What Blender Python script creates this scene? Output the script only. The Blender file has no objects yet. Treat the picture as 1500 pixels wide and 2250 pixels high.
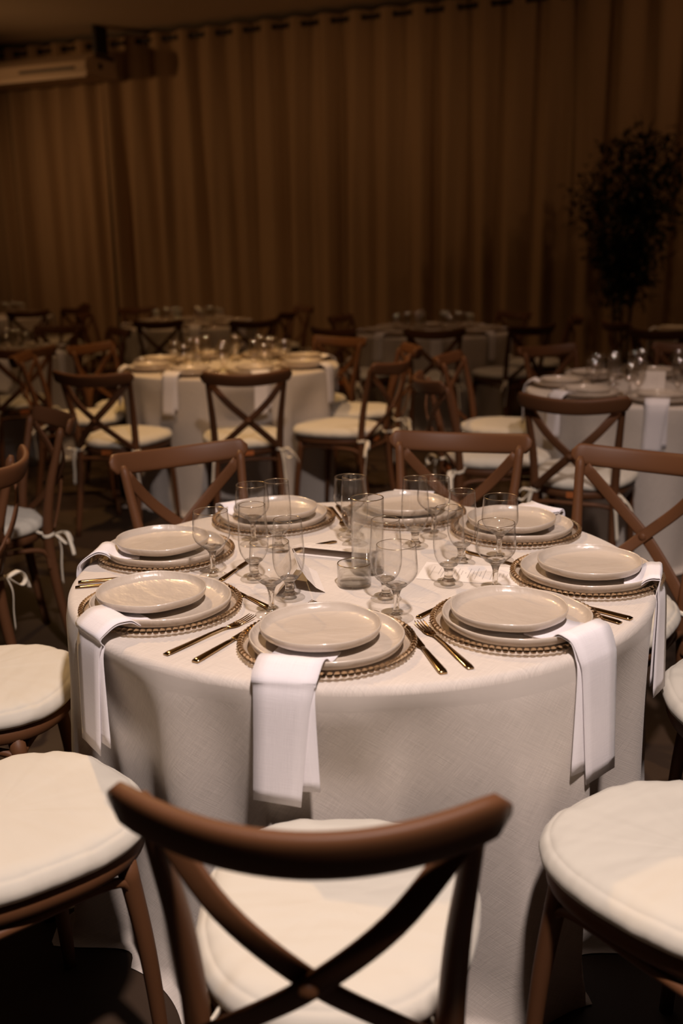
import bpy, math, random
from mathutils import Vector, Matrix

# ------------------------------------------------------------------ camera, world, lights, exposure
scene = bpy.context.scene
COL = scene.collection
PI = math.pi
R_ = math.radians

CAM_H, PITCH, ROLL, FPX = 1.457, R_(14.602), R_(-1.0354), 2231.5
cam_d = bpy.data.cameras.new('camera')
cam = bpy.data.objects.new('camera', cam_d)
COL.objects.link(cam)
_fw = Vector((0, math.cos(PITCH), -math.sin(PITCH)))
_u0 = Vector((0, math.sin(PITCH), math.cos(PITCH)))
_rt = Vector((1, 0, 0)) * math.cos(ROLL) + _u0 * math.sin(ROLL)
_up = Vector((-1, 0, 0)) * math.sin(ROLL) + _u0 * math.cos(ROLL)
cam.matrix_world = Matrix(((_rt.x, _up.x, -_fw.x, 0), (_rt.y, _up.y, -_fw.y, 0),
                           (_rt.z, _up.z, -_fw.z, CAM_H), (0, 0, 0, 1)))
cam_d.sensor_fit = 'AUTO'
cam_d.sensor_width = 36.0
cam_d.lens = FPX * 36.0 / 2250.0
cam_d.clip_start, cam_d.clip_end = 0.05, 60
cam_d.dof.use_dof = True
cam_d.dof.focus_distance = 2.1
cam_d.dof.aperture_fstop = 2.45
scene.camera = cam

world = bpy.data.worlds.new('dim_hall')
scene.world = world
world.use_nodes = True
world.node_tree.nodes['Background'].inputs['Color'].default_value = (1.0, 0.62, 0.36, 1)
world.node_tree.nodes['Background'].inputs['Strength'].default_value = 0.01

scene.view_settings.view_transform = 'Standard'
scene.view_settings.look = 'None'
scene.view_settings.gamma = 1.0
scene.view_settings.use_curve_mapping = False
scene.view_settings.exposure = 0.0


def spot(name, loc, target, power, color, angle=60, blend=0.6, radius=0.08):
    d = bpy.data.lights.new(name, 'SPOT')
    d.energy = power
    d.color = color
    d.spot_size = R_(angle)
    d.spot_blend = blend
    d.shadow_soft_size = radius
    o = bpy.data.objects.new(name, d)
    COL.objects.link(o)
    o.location = loc
    o.rotation_euler = (Vector(target) - Vector(loc)).to_track_quat('-Z', 'Y').to_euler()
    return o


# ceiling spots of the hall, with unseen fill lamps added
spot('spot_key', (-1.7, 5.0, 3.75), (-0.1, 2.0, 0.75), 380, (1.0, 0.62, 0.29), 46, 0.7, 0.05)
spot('spot_over', (0.35, 0.15, 3.75), (0.05, 1.9, 0.7), 640, (1.0, 0.840, 0.790), 74, 0.9, 0.10)
spot('spot_table_gold', (-0.9, 6.7, 3.75), (-0.6, 6.0, 0.75), 190, (1.0, 0.56, 0.18), 66, 0.8, 0.05)
spot('fill_table_gold_front', (-0.3, 4.0, 3.8), (-0.5, 5.7, 0.7), 220, (1.0, 0.64, 0.38), 60, 0.9, 0.06)  # added from the near side to brighten the front of the cloth
spot('spot_table_side', (1.7, 3.6, 3.7), (1.6, 4.8, 0.75), 150, (1.0, 0.72, 0.58), 66, 0.9, 0.06)
spot('spot_table_far', (0.9, 7.4, 3.75), (0.8, 8.5, 0.75), 32, (1.0, 0.62, 0.38), 75, 0.9, 0.05)
spot('spot_table_far_left', (-1.6, 9.2, 3.75), (-1.6, 10.1, 0.75), 40, (1.0, 0.56, 0.24), 90, 0.9, 0.05)
spot('spot_corner', (3.2, 7.4, 3.75), (3.1, 8.1, 0.75), 60, (1.0, 0.60, 0.30), 60, 0.9, 0.05)
spot('spot_left', (-2.6, 6.3, 3.75), (-2.6, 7.3, 0.7), 45, (1.0, 0.58, 0.26), 80, 0.9, 0.05)
spot('wall_fill_left', (-5.2, 11.0, 3.2), (-1.5, 12.2, 1.3), 66, (1.0, 0.54, 0.24), 130, 1.0, 0.08)  # added fill, grazing the curtain from the left so its folds show
spot('wall_fill_mid', (-0.6, 8.9, 3.7), (0.0, 11.7, 1.0), 30, (1.0, 0.54, 0.24), 130, 1.0, 0.08)  # added dim fill to brighten the middle of the curtain
spot('wall_fill_right', (4.2, 7.8, 3.6), (2.2, 10.9, 1.8), 26, (1.0, 0.54, 0.26), 130, 1.0, 0.08)  # added dim fill for the right part of the curtain
scene.cycles.use_denoising = True
scene.cycles.max_bounces = 10
scene.cycles.diffuse_bounces = 3
scene.cycles.transmission_bounces = 10
scene.cycles.transparent_max_bounces = 40
scene.cycles.sample_clamp_indirect = 8.0

# ------------------------------------------------------------------ node materials
MATS = {}


def new_mat(name):
    m = bpy.data.materials.new(name)
    m.use_nodes = True
    nt = m.node_tree
    nt.nodes.clear()
    out = nt.nodes.new('ShaderNodeOutputMaterial')
    MATS[name] = m
    return m, nt, out


def N(nt, t, **kw):
    n = nt.nodes.new(t)
    for k, v in kw.items():
        if k.startswith('_'):
            n.inputs[k[1:].replace('_', ' ')].default_value = v
        else:
            setattr(n, k, v)
    return n


def principled(name, color, rough=0.5, metal=0.0, coat=0.0, noise=None, bump=None, spec=0.5, sheen=0.0, coords='Object'):
    """noise=(scale, amount, stretch xyz), bump=(scale, strength, stretch xyz, distance)"""
    m, nt, out = new_mat(name)
    b = N(nt, 'ShaderNodeBsdfPrincipled')
    b.inputs['Base Color'].default_value = (*color, 1)
    b.inputs['Roughness'].default_value = rough
    b.inputs['Metallic'].default_value = metal
    b.inputs['Coat Weight'].default_value = coat
    b.inputs['Coat Roughness'].default_value = 0.08
    b.inputs['Specular IOR Level'].default_value = spec
    b.inputs['Sheen Weight'].default_value = sheen
    nt.links.new(b.outputs[0], out.inputs[0])
    tc = N(nt, 'ShaderNodeTexCoord')
    if noise:
        sc, amt, st = noise
        mp = N(nt, 'ShaderNodeMapping')
        mp.inputs['Scale'].default_value = st
        nz = N(nt, 'ShaderNodeTexNoise', _Scale=sc, _Detail=4.0)
        nt.links.new(tc.outputs[coords], mp.inputs[0])
        nt.links.new(mp.outputs[0], nz.inputs['Vector'])
        mx = N(nt, 'ShaderNodeMix', data_type='RGBA')
        mx.inputs[6].default_value = (*[c * (1 - amt) for c in color], 1)
        mx.inputs[7].default_value = (*[min(1, c * (1 + amt)) for c in color], 1)
        nt.links.new(nz.outputs[0], mx.inputs[0])
        nt.links.new(mx.outputs[2], b.inputs['Base Color'])
    if bump:
        sc, strength, st, dist = bump
        mp = N(nt, 'ShaderNodeMapping')
        mp.inputs['Scale'].default_value = st
        nz = N(nt, 'ShaderNodeTexNoise', _Scale=sc, _Detail=3.0)
        nt.links.new(tc.outputs[coords], mp.inputs[0])
        nt.links.new(mp.outputs[0], nz.inputs['Vector'])
        bp = N(nt, 'ShaderNodeBump', _Strength=strength, _Distance=dist)
        nt.links.new(nz.outputs[0], bp.inputs['Height'])
        nt.links.new(bp.outputs[0], b.inputs['Normal'])
    return m


def woven(name, color, scale=1.0, amt=0.10, strength=0.35, rough=0.9, trans=0.0, turn=0.0):
    """linen: two stretched noises crossed over the UVs (metres)"""
    m, nt, out = new_mat(name)
    b = N(nt, 'ShaderNodeBsdfPrincipled')
    b.inputs['Roughness'].default_value = rough
    b.inputs['Specular IOR Level'].default_value = 0.15
    b.inputs['Sheen Weight'].default_value = 0.15
    tc = N(nt, 'ShaderNodeTexCoord')
    hs = []
    for st in ((700 * scale, 16 * scale, 1), (16 * scale, 700 * scale, 1)):
        rot = N(nt, 'ShaderNodeVectorRotate', rotation_type='Z_AXIS', _Angle=turn)
        nt.links.new(tc.outputs['UV'], rot.inputs['Vector'])
        mp = N(nt, 'ShaderNodeMapping')
        mp.inputs['Scale'].default_value = st
        nz = N(nt, 'ShaderNodeTexNoise', _Scale=1.0, _Detail=2.0)
        nt.links.new(rot.outputs[0], mp.inputs[0])
        nt.links.new(mp.outputs[0], nz.inputs['Vector'])
        hs.append(nz)
    ad = N(nt, 'ShaderNodeMath', operation='ADD')
    nt.links.new(hs[0].outputs[0], ad.inputs[0])
    nt.links.new(hs[1].outputs[0], ad.inputs[1])
    mr = N(nt, 'ShaderNodeMapRange')
    mr.inputs[1].default_value, mr.inputs[2].default_value = 0.7, 1.3
    nt.links.new(ad.outputs[0], mr.inputs[0])
    mx = N(nt, 'ShaderNodeMix', data_type='RGBA')
    mx.inputs[6].default_value = (*[c * (1 - amt) for c in color], 1)
    mx.inputs[7].default_value = (*[min(1, c * (1 + amt)) for c in color], 1)
    nt.links.new(mr.outputs[0], mx.inputs[0])
    nt.links.new(mx.outputs[2], b.inputs['Base Color'])
    bp = N(nt, 'ShaderNodeBump', _Strength=strength, _Distance=0.0006)
    nt.links.new(mr.outputs[0], bp.inputs['Height'])
    nt.links.new(bp.outputs[0], b.inputs['Normal'])
    if trans:
        t = N(nt, 'ShaderNodeBsdfTranslucent')
        nt.links.new(mx.outputs[2], t.inputs[0])
        ms = N(nt, 'ShaderNodeMixShader', _Fac=trans)
        nt.links.new(b.outputs[0], ms.inputs[1])
        nt.links.new(t.outputs[0], ms.inputs[2])
        nt.links.new(ms.outputs[0], out.inputs[0])
    else:
        nt.links.new(b.outputs[0], out.inputs[0])
    return m


def thin_glass(name, tint=(0.995, 0.992, 0.988), edge=(0.22, 0.18, 0.14), gloss=1.0, rough=0.025):
    """a thin glass wall: light passes straight, grazing edges absorb more and mirror more"""
    m, nt, out = new_mat(name)
    lw = N(nt, 'ShaderNodeLayerWeight', _Blend=0.5)
    pw = N(nt, 'ShaderNodeMath', operation='POWER')
    pw.inputs[1].default_value = 9.0
    nt.links.new(lw.outputs['Facing'], pw.inputs[0])
    mx = N(nt, 'ShaderNodeMix', data_type='RGBA')
    mx.inputs[6].default_value = (*tint, 1)
    mx.inputs[7].default_value = (*edge, 1)
    nt.links.new(pw.outputs[0], mx.inputs[0])
    tr = N(nt, 'ShaderNodeBsdfTransparent')
    nt.links.new(mx.outputs[2], tr.inputs[0])
    gl = N(nt, 'ShaderNodeBsdfGlossy', _Roughness=rough)
    mr = N(nt, 'ShaderNodeMapRange')
    mr.inputs[3].default_value, mr.inputs[4].default_value = 0.022 * gloss, 0.75
    p5 = N(nt, 'ShaderNodeMath', operation='POWER')
    p5.inputs[1].default_value = 4.5
    nt.links.new(lw.outputs['Facing'], p5.inputs[0])
    nt.links.new(p5.outputs[0], mr.inputs[0])
    ms = N(nt, 'ShaderNodeMixShader')
    nt.links.new(mr.outputs[0], ms.inputs[0])
    nt.links.new(tr.outputs[0], ms.inputs[1])
    nt.links.new(gl.outputs[0], ms.inputs[2])
    nt.links.new(ms.outputs[0], out.inputs[0])
    return m


def solid_glass(name, color=(1, 1, 1), ior=1.5, clear=0.25, rough=0.0):
    """thick glass: refracts, with a share of straight transmission"""
    m, nt, out = new_mat(name)
    g = N(nt, 'ShaderNodeBsdfGlass', _IOR=ior, _Roughness=rough)
    g.inputs['Color'].default_value = (*color, 1)
    t = N(nt, 'ShaderNodeBsdfTransparent')
    t.inputs[0].default_value = (*[c * 0.95 for c in color], 1)
    ms = N(nt, 'ShaderNodeMixShader', _Fac=clear)
    nt.links.new(g.outputs[0], ms.inputs[1])
    nt.links.new(t.outputs[0], ms.inputs[2])
    nt.links.new(ms.outputs[0], out.inputs[0])
    return m


def printed_card(name, paper=(0.83, 0.76, 0.70), rows=27.0):
    """paper with rows of fine illegible print (UV 0..1)"""
    m, nt, out = new_mat(name)
    b = N(nt, 'ShaderNodeBsdfPrincipled', _Roughness=0.75)
    tc = N(nt, 'ShaderNodeTexCoord')
    sp = N(nt, 'ShaderNodeSeparateXYZ')
    nt.links.new(tc.outputs['UV'], sp.inputs[0])

    def M(op, a, v=None, bsock=None):
        n = N(nt, 'ShaderNodeMath', operation=op)
        nt.links.new(a, n.inputs[0])
        if bsock is not None:
            nt.links.new(bsock, n.inputs[1])
        elif v is not None:
            n.inputs[1].default_value = v
        return n.outputs[0]
    fv = M('FRACT', M('MULTIPLY', sp.outputs['X'], rows))
    row = M('FLOOR', M('MULTIPLY', sp.outputs['X'], rows))
    line = M('LESS_THAN', fv, 0.22)
    wn = N(nt, 'ShaderNodeTexWhiteNoise', noise_dimensions='1D')
    nt.links.new(row, wn.inputs['W'])
    half = M('MULTIPLY', wn.outputs['Value'], 0.34)
    dist = M('ABSOLUTE', M('SUBTRACT', sp.outputs['Y'], 0.5))
    inside = M('LESS_THAN', dist, bsock=half)
    mx_ = M('ABSOLUTE', M('SUBTRACT', sp.outputs['X'], 0.5))
    inside2 = M('LESS_THAN', mx_, 0.42)
    fac = M('MULTIPLY', M('MULTIPLY', line, bsock=inside), bsock=inside2)
    fac = M('MULTIPLY', fac, 0.55)
    mx = N(nt, 'ShaderNodeMix', data_type='RGBA')
    mx.inputs[6].default_value = (*paper, 1)
    mx.inputs[7].default_value = (0.25, 0.21, 0.20, 1)
    nt.links.new(fac, mx.inputs[0])
    nt.links.new(mx.outputs[2], b.inputs['Base Color'])
    tl = N(nt, 'ShaderNodeBsdfTranslucent')
    tl.inputs[0].default_value = (0.85, 0.62, 0.42, 1)
    ms = N(nt, 'ShaderNodeMixShader', _Fac=0.12)          # thin paper lets some light through
    nt.links.new(b.outputs[0], ms.inputs[1])
    nt.links.new(tl.outputs[0], ms.inputs[2])
    nt.links.new(ms.outputs[0], out.inputs[0])
    return m


M_LINEN = woven('linen_ivory', (0.585, 0.520, 0.460), 1.0, 0.11, 0.35, 0.92, turn=0.6)
M_NAPKIN = woven('napkin_white', (0.77, 0.725, 0.735), 1.4, 0.05, 0.25, 0.9)
M_CUSHION = principled('cushion_ivory', (0.585, 0.540, 0.455), 0.85, noise=(6, 0.03, (1, 1, 1)),
                       bump=(3.2, 0.5, (0.8, 2.0, 1.0), 0.06), spec=0.2, sheen=0.1)
M_TIE = principled('tie_ivory', (0.78, 0.70, 0.56), 0.85, spec=0.2)
M_CHAIR = principled('chair_brown', (0.112, 0.046, 0.019), 0.5, noise=(5, 0.12, (1, 1, 1)), bump=(220, 0.05, (1, 1, 1), 0.001), spec=0.2)
M_STICK = principled('label_orange', (0.42, 0.12, 0.025), 0.6)
M_PLATE = principled('stoneware_greige', (0.53, 0.445, 0.360), 0.33, coat=0.5, noise=(9, 0.06, (1, 1, 1)),
                     bump=(13, 0.55, (1, 2.2, 1), 0.010), spec=0.5)
M_METAL = principled('cutlery_gold', (0.52, 0.345, 0.165), 0.15, metal=1.0)
M_GLASS = thin_glass('glass_thin', gloss=1.5, rough=0.03)
M_SOLID = solid_glass('glass_solid', (1.0, 0.99, 0.97), 1.5, 0.15, 0.015)
M_FAR = thin_glass('glass_far', (0.97, 0.95, 0.92), (0.50, 0.42, 0.30), 8.0, 0.10)
M_FOOT = thin_glass('glass_foot', (0.985, 0.98, 0.97), (0.42, 0.35, 0.27), 1.6)
M_BEAD = solid_glass('glass_bead', (0.95, 0.86, 0.74), 1.50, 0.06, 0.02)  # clear glass, tinted amber to stand in for warm reflections
M_CHARGER = thin_glass('glass_charger', (0.94, 0.91, 0.87), (0.55, 0.47, 0.38), 1.0)
M_RIM = principled('glass_rim_glint', (0.50, 0.38, 0.24), 0.2, metal=0.9)  # gold metal colour stands in for the reflection along a clear rim
M_WATER = solid_glass('water', (1.0, 1.0, 0.985), 1.33, 0.78)
M_CARD = printed_card('card_printed')
M_PAPER = principled('card_paper', (0.83, 0.76, 0.70), 0.75)
M_CURTAIN = principled('curtain_tan', (0.40, 0.27, 0.16), 0.9, noise=(1.2, 0.12, (1, 1, 0.15)), spec=0.1)
M_ROD = principled('rod_black', (0.012, 0.008, 0.006), 0.5)
M_CEIL = principled('ceiling_paint', (0.72, 0.58, 0.42), 0.9, spec=0.1)
M_WALL = principled('wall_paint', (0.22, 0.14, 0.08), 0.9, spec=0.1)
M_FLOOR = principled('floor_concrete', (0.040, 0.023, 0.013), 0.62, noise=(2.2, 0.55, (1, 1, 1)), bump=(30, 0.15, (1, 1, 1), 0.003), spec=0.3)
M_AC = principled('ac_plastic', (0.55, 0.42, 0.30), 0.5)
M_DARK = principled('dark_slot', (0.02, 0.013, 0.009), 0.6)
M_LEAF = principled('leaf_dark', (0.014, 0.017, 0.007), 0.55)
M_BARK = principled('bark_dark', (0.03, 0.018, 0.010), 0.85, noise=(14, 0.3, (1, 1, 0.3)))
M_POT = principled('pot_basket', (0.05, 0.028, 0.014), 0.8)


# ------------------------------------------------------------------ mesh helpers
def mesh(name, verts, faces, mat, smooth=True, uvs=None):
    me = bpy.data.meshes.new(name)
    me.from_pydata([tuple(v) for v in verts], [], faces)
    if uvs is not None:
        uvl = me.uv_layers.new(name='UVMap')
        for lp in me.loops:
            uvl.data[lp.index].uv = uvs[lp.vertex_index]
    me.materials.append(mat)
    if smooth:
        me.polygons.foreach_set('use_smooth', [True] * len(me.polygons))
    me.update()
    return me


def link(name, data, parent=None, loc=None, rot=None):
    o = bpy.data.objects.new(name, data)
    COL.objects.link(o)
    if parent is not None:
        o.parent = parent
    if loc is not None:
        o.location = loc
    if rot is not None:
        o.rotation_euler = rot
    return o


def tag(o, label=None, cat=None, group=None, kind=None):
    for k, v in (('label', label), ('category', cat), ('group', group), ('kind', kind)):
        if v:
            o[k] = v
    return o


def thing(name, label, cat, loc=(0, 0, 0), rz=0, group=None):
    o = link(name, None, None, loc, (0, 0, rz))
    o.empty_display_size = 0.05
    return tag(o, label, cat, group)


def spline(pts, n):
    """Catmull-Rom through pts, n samples per span"""
    P = [Vector(p) for p in pts]
    P = [P[0] * 2 - P[1]] + P + [P[-1] * 2 - P[-2]]
    out = []
    for i in range(1, len(P) - 2):
        for k in range(n):
            t = k / n
            a, b, c, d = P[i - 1], P[i], P[i + 1], P[i + 2]
            out.append(0.5 * ((2 * b) + (c - a) * t + (2 * a - 5 * b + 4 * c - d) * t * t + (3 * b - a - 3 * c + d) * t ** 3))
    out.append(P[-2])
    return out


def sweep(path, section, hint, scales=None, vs=None, fs=None):
    """section: list of (a,b); a runs along side (hint orthogonalised to the tangent), b along tangent x side"""
    verts, faces = ([], []) if vs is None else (vs, fs)
    base = len(verts)
    n, m = len(path), len(section)
    for i, p in enumerate(path):
        t = (path[min(i + 1, n - 1)] - path[max(i - 1, 0)]).normalized()
        h = Vector(hint[i] if isinstance(hint, list) else hint)
        s = (h - t * h.dot(t)).normalized()
        nrm = t.cross(s)
        k = scales[i] if scales else 1.0
        ka, kb = k if isinstance(k, tuple) else (k, k)
        for a, b in section:
            verts.append(p + s * (a * ka) + nrm * (b * kb))
    for i in range(n - 1):
        for j in range(m):
            j2 = (j + 1) % m
            faces.append((base + i * m + j, base + i * m + j2, base + (i + 1) * m + j2, base + (i + 1) * m + j))
    faces.append(tuple(base + j for j in reversed(range(m))))
    faces.append(tuple(base + (n - 1) * m + j for j in range(m)))
    return verts, faces


def circle_sec(r, m=10, r2=None):
    r2 = r2 or r
    return [(r * math.cos(2 * PI * j / m), r2 * math.sin(2 * PI * j / m)) for j in range(m)]


def super_sec(a, b, m=16, e=0.6):
    out = []
    for j in range(m):
        c, s = math.cos(2 * PI * j / m), math.sin(2 * PI * j / m)
        out.append((a * math.copysign(abs(c) ** e, c), b * math.copysign(abs(s) ** e, s)))
    return out


def tube(path, r, m=10, scales=None, hint=(1, 0.001, 0), vs=None, fs=None):
    return sweep([Vector(p) for p in path], circle_sec(r, m), hint, scales, vs, fs)


def lathe(profile, seg=32, wob=None):
    """profile (r,z) list; first/last r==0 makes a pole"""
    verts, faces, rows = [], [], []
    for r, z in profile:
        if r < 1e-6:
            rows.append([len(verts)])
            verts.append((0, 0, z))
        else:
            row = []
            for j in range(seg):
                a = 2 * PI * j / seg
                k = wob(a, r) if wob else (1, 0)
                row.append(len(verts))
                verts.append((r * k[0] * math.cos(a), r * k[0] * math.sin(a), z + k[1]))
            rows.append(row)
    for A, B in zip(rows[:-1], rows[1:]):
        for j in range(seg):
            j2 = (j + 1) % seg
            if len(A) == 1 and len(B) == 1:
                continue
            if len(A) == 1:
                faces.append((A[0], B[j2], B[j]))
            elif len(B) == 1:
                faces.append((A[j], A[j2], B[0]))
            else:
                faces.append((A[j], A[j2], B[j2], B[j]))
    return verts, faces


def box(x0, x1, y0, y1, z0, z1, vs=None, fs=None):
    v, f = ([], []) if vs is None else (vs, fs)
    b = len(v)
    v += [Vector(p) for p in ((x0, y0, z0), (x1, y0, z0), (x1, y1, z0), (x0, y1, z0), (x0, y0, z1), (x1, y0, z1), (x1, y1, z1), (x0, y1, z1))]
    f += [tuple(b + i for i in q) for q in ((0, 3, 2, 1), (4, 5, 6, 7), (0, 1, 5, 4), (1, 2, 6, 5), (2, 3, 7, 6), (3, 0, 4, 7))]
    return v, f


def copy_tree(o, parent=None):
    c = o.copy()
    COL.objects.link(c)
    c.parent = parent
    for ch in o.children:
        copy_tree(ch, c)
    return c


# ------------------------------------------------------------------ the hall: floor, ceiling, walls
WA = Vector((-4.076, 13.486, 0))
WU = Vector((math.cos(R_(-22.365)), math.sin(R_(-22.365)), 0))      # along the curtain wall, to the right
WN = Vector((WU.y, -WU.x, 0))                                       # into the hall
HALL_H = 3.93


def wallpt(s, n, z):
    return WA + WU * s + WN * n + Vector((0, 0, z))


S0, S1, NB, NF = -3.2, 12.0, -0.35, 17.5


def slab(name, quad, up, thick, mat):
    vs = [Vector(q) for q in quad] + [Vector(q) + Vector(up) * thick for q in quad]
    f = [(0, 1, 2, 3), (7, 6, 5, 4), (0, 4, 5, 1), (1, 5, 6, 2), (2, 6, 7, 3), (3, 7, 4, 0)]
    o = link(name, mesh(name, vs, f, mat, False))
    return tag(o, kind='structure')


tag(slab('floor', [wallpt(S0, NB, 0), wallpt(S1, NB, 0), wallpt(S1, NF, 0), wallpt(S0, NF, 0)], (0, 0, -1), 0.1, M_FLOOR),
    'dark brown stained concrete floor under the tables', 'floor')
tag(slab('ceiling', [wallpt(S0, NB, HALL_H), wallpt(S1, NB, HALL_H), wallpt(S1, NF, HALL_H), wallpt(S0, NF, HALL_H)], (0, 0, 1), 0.1, M_CEIL),
    'plain dim ceiling above the curtain rod', 'ceiling')
slab('wall_back', [wallpt(S0, NB, 0), wallpt(S1, NB, 0), wallpt(S1, NB, HALL_H), wallpt(S0, NB, HALL_H)], -WN, 0.1, M_WALL)
slab('wall_left', [wallpt(S0, NB, 0), wallpt(S0, NF, 0), wallpt(S0, NF, HALL_H), wallpt(S0, NB, HALL_H)], -WU, 0.1, M_WALL)
slab('wall_right', [wallpt(S1, NB, 0), wallpt(S1, NF, 0), wallpt(S1, NF, HALL_H), wallpt(S1, NB, HALL_H)], WU, 0.1, M_WALL)
slab('wall_front', [wallpt(S0, NF, 0), wallpt(S1, NF, 0), wallpt(S1, NF, HALL_H), wallpt(S0, NF, HALL_H)], WN, 0.1, M_WALL)

# curtains weaving round a black rod
ROD_Z, CUR_TOP, LAM = 3.80, 3.87, 0.35
rng = random.Random(4)
rv, rf = tube([wallpt(S0 + 0.1, 0, ROD_Z), wallpt(4.0, 0, ROD_Z), wallpt(S1 - 0.1, 0, ROD_Z)], 0.022, 10, hint=(0, 0, 1))
tag(link('curtain_rod', mesh('curtain_rod', rv, rf, M_ROD)), 'thin black curtain rod running along under the ceiling', 'curtain rod')
gr_v, gr_f = [], []
for i in range(16):
    for j in range(6):
        a, b = 2 * PI * i / 16, 2 * PI * j / 6
        gr_v.append(Vector((0.006 * math.sin(b), (0.03 + 0.009 * math.cos(b)) * math.cos(a), (0.03 + 0.009 * math.cos(b)) * math.sin(a))))
for i in range(16):
    for j in range(6):
        i2, j2 = (i + 1) % 16, (j + 1) % 6
        gr_f.append((i * 6 + j, i2 * 6 + j, i2 * 6 + j2, i * 6 + j2))
ME_GROMMET = mesh('grommet', gr_v, gr_f, M_ROD)
PANEL_LABELS = ['curtain panel at the far left edge, behind the wall air conditioner',
                'tan curtain panel hanging below the air conditioner',
                'tan curtain panel just right of the air conditioner',
                'tan curtain panel rising behind the golden-lit table',
                'tan curtain panel in the middle of the back wall',
                'darker curtain panel behind the round table left of the tree',
                'tan curtain panel just left of the dark tree',
                'tan curtain panel directly behind the dark tree']
PANEL_W = LAM * 4


def curtain_depth(s, z, ph, amps):
    t = (CUR_TOP - z) / CUR_TOP
    k = s / LAM
    i = int(math.floor(k)) % len(amps)
    a0, a1 = amps[i], amps[(i + 1) % len(amps)]
    fr = k - math.floor(k)
    amp = (a0 * (1 - fr) + a1 * fr)
    amp = 0.055 * (1 - min(1, t * 3)) + amp * min(1, t * 3)
    drift = ph * t * 0.6
    return (amp * math.sin(2 * PI * k + drift * math.sin(k * 1.7))
            + 0.026 * min(1, t * 2) * math.sin(2 * PI * k * 1.63 + ph * 3) + 0.020 * t * math.sin(2 * PI * k * 0.37 + ph * 2))


for pi_ in range(8):
    s0 = -1.35 + pi_ * PANEL_W * 0.997
    amps = [rng.uniform(0.025, 0.08) for _ in range(7)]
    ph = rng.uniform(-2.0, 2.0)
    nx, nz = 96, 14
    vs, fs = [], []
    for iz in range(nz + 1):
        z = 0.015 + (CUR_TOP - 0.015) * iz / nz
        for ix in range(nx + 1):
            s = PANEL_W * ix / nx
            vs.append(wallpt(s0 + s, curtain_depth(s, z, ph, amps), z))
    for iz in range(nz):
        for ix in range(nx):
            a = iz * (nx + 1) + ix
            fs.append((a, a + 1, a + nx + 2, a + nx + 1))
    root = thing('curtain', PANEL_LABELS[pi_], 'curtain', wallpt(s0 + PANEL_W / 2, 0, 0), 0, 'tan curtain panels on the rod')
    off = wallpt(s0 + PANEL_W / 2, 0, 0)
    link('fabric', mesh('curtain_fabric', [v - off for v in vs], fs, M_CURTAIN), root)
    for g in range(8):
        sg = (g + (0.5 if g else 0.12)) * LAM / 2 if False else (g + 0.02) * LAM / 2 + 0.004
        p = wallpt(s0 + sg, 0, ROD_Z) - off
        link('grommet', ME_GROMMET, root, p, (0, 0, R_(-22.365)))

# under-ceiling air conditioner in the left corner of the frame
ac = thing('air_conditioner', 'long pale air conditioner hanging high against the curtain at left', 'air conditioner',
           wallpt(-0.02, 0.15, 3.38), R_(-22.365))
AC_X1 = 1.78
AC_L = 2.2
sec = [(0.0, 0.0), (-0.02, 0.235), (-0.40, 0.235), (-0.60, 0.13), (-0.62, 0.06), (-0.58, 0.0)]
vs = [Vector((AC_X1 - AC_L, y, z)) for y, z in sec] + [Vector((AC_X1, y, z)) for y, z in sec]
k = len(sec)
fs = [tuple(range(k)), tuple(reversed(range(k, 2 * k)))] + [(j, k + j, k + (j + 1) % k, (j + 1) % k) for j in range(k)]
link('body', mesh('ac_body', vs, fs, M_AC, False), ac)
v, f = box(AC_X1 - AC_L + 0.02, AC_X1 - 0.02, -0.585, -0.555, -0.035, 0.012)
link('louver', mesh('ac_louver', v, f, M_AC, False), ac)
v, f = box(AC_X1 - 0.9, AC_X1 - 0.14, -0.625, -0.60, 0.045, 0.075)
link('outlet_slot', mesh('ac_slot', v, f, M_DARK, False), ac)
v, f = box(AC_X1 - 0.004, AC_X1 + 0.012, -0.42, -0.06, 0.185, 0.225)
link('side_slot', mesh('ac_side_slot', v, f, M_DARK, False), ac)
v, f = box(AC_X1 - 0.10, AC_X1 - 0.06, -0.30, -0.06, 0.235, 0.55)
link('bracket', mesh('ac_bracket', v, f, M_DARK, False), ac)
v, f = box(AC_X1 - AC_L + 0.1, AC_X1 - AC_L + 0.14, -0.30, -0.06, 0.235, 0.55)
link('bracket', mesh('ac_bracket', v, f, M_DARK, False), ac)
v, f = lathe([(0, 0), (0.035, 0), (0.035, 0.01), (0, 0.012)], 16)
o = link('badge', mesh('ac_badge', v, f, M_DARK), ac, (AC_X1, -0.33, 0.10), (0, PI / 2, 0))

# ------------------------------------------------------------------ tablecloths
MAIN = Vector((0.040, 2.200, 0))
TOP = 0.75


SEAT_XY = []          # seat centres, filled as the chairs are set out


def dent(r, x, y, z, seats, R):
    """pushed-in chairs press the skirt inwards at seat height"""
    k = 1.0 if z < 0.55 else max(0.0, 1 - (z - 0.55) / 0.17)
    if not seats or k <= 0:
        return r
    d = math.hypot(x, y)
    ux, uy = x / d, y / d
    lim = r
    for sx, sy in seats:
        b = sx * ux + sy * uy
        q = b * b - (sx * sx + sy * sy - 0.284 ** 2)
        if b > 0 and q > 0:
            lim = min(lim, b - math.sqrt(q))
    lim = max(lim, 0.22)
    return lim * k + r * (1 - k) if lim < r else r


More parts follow.
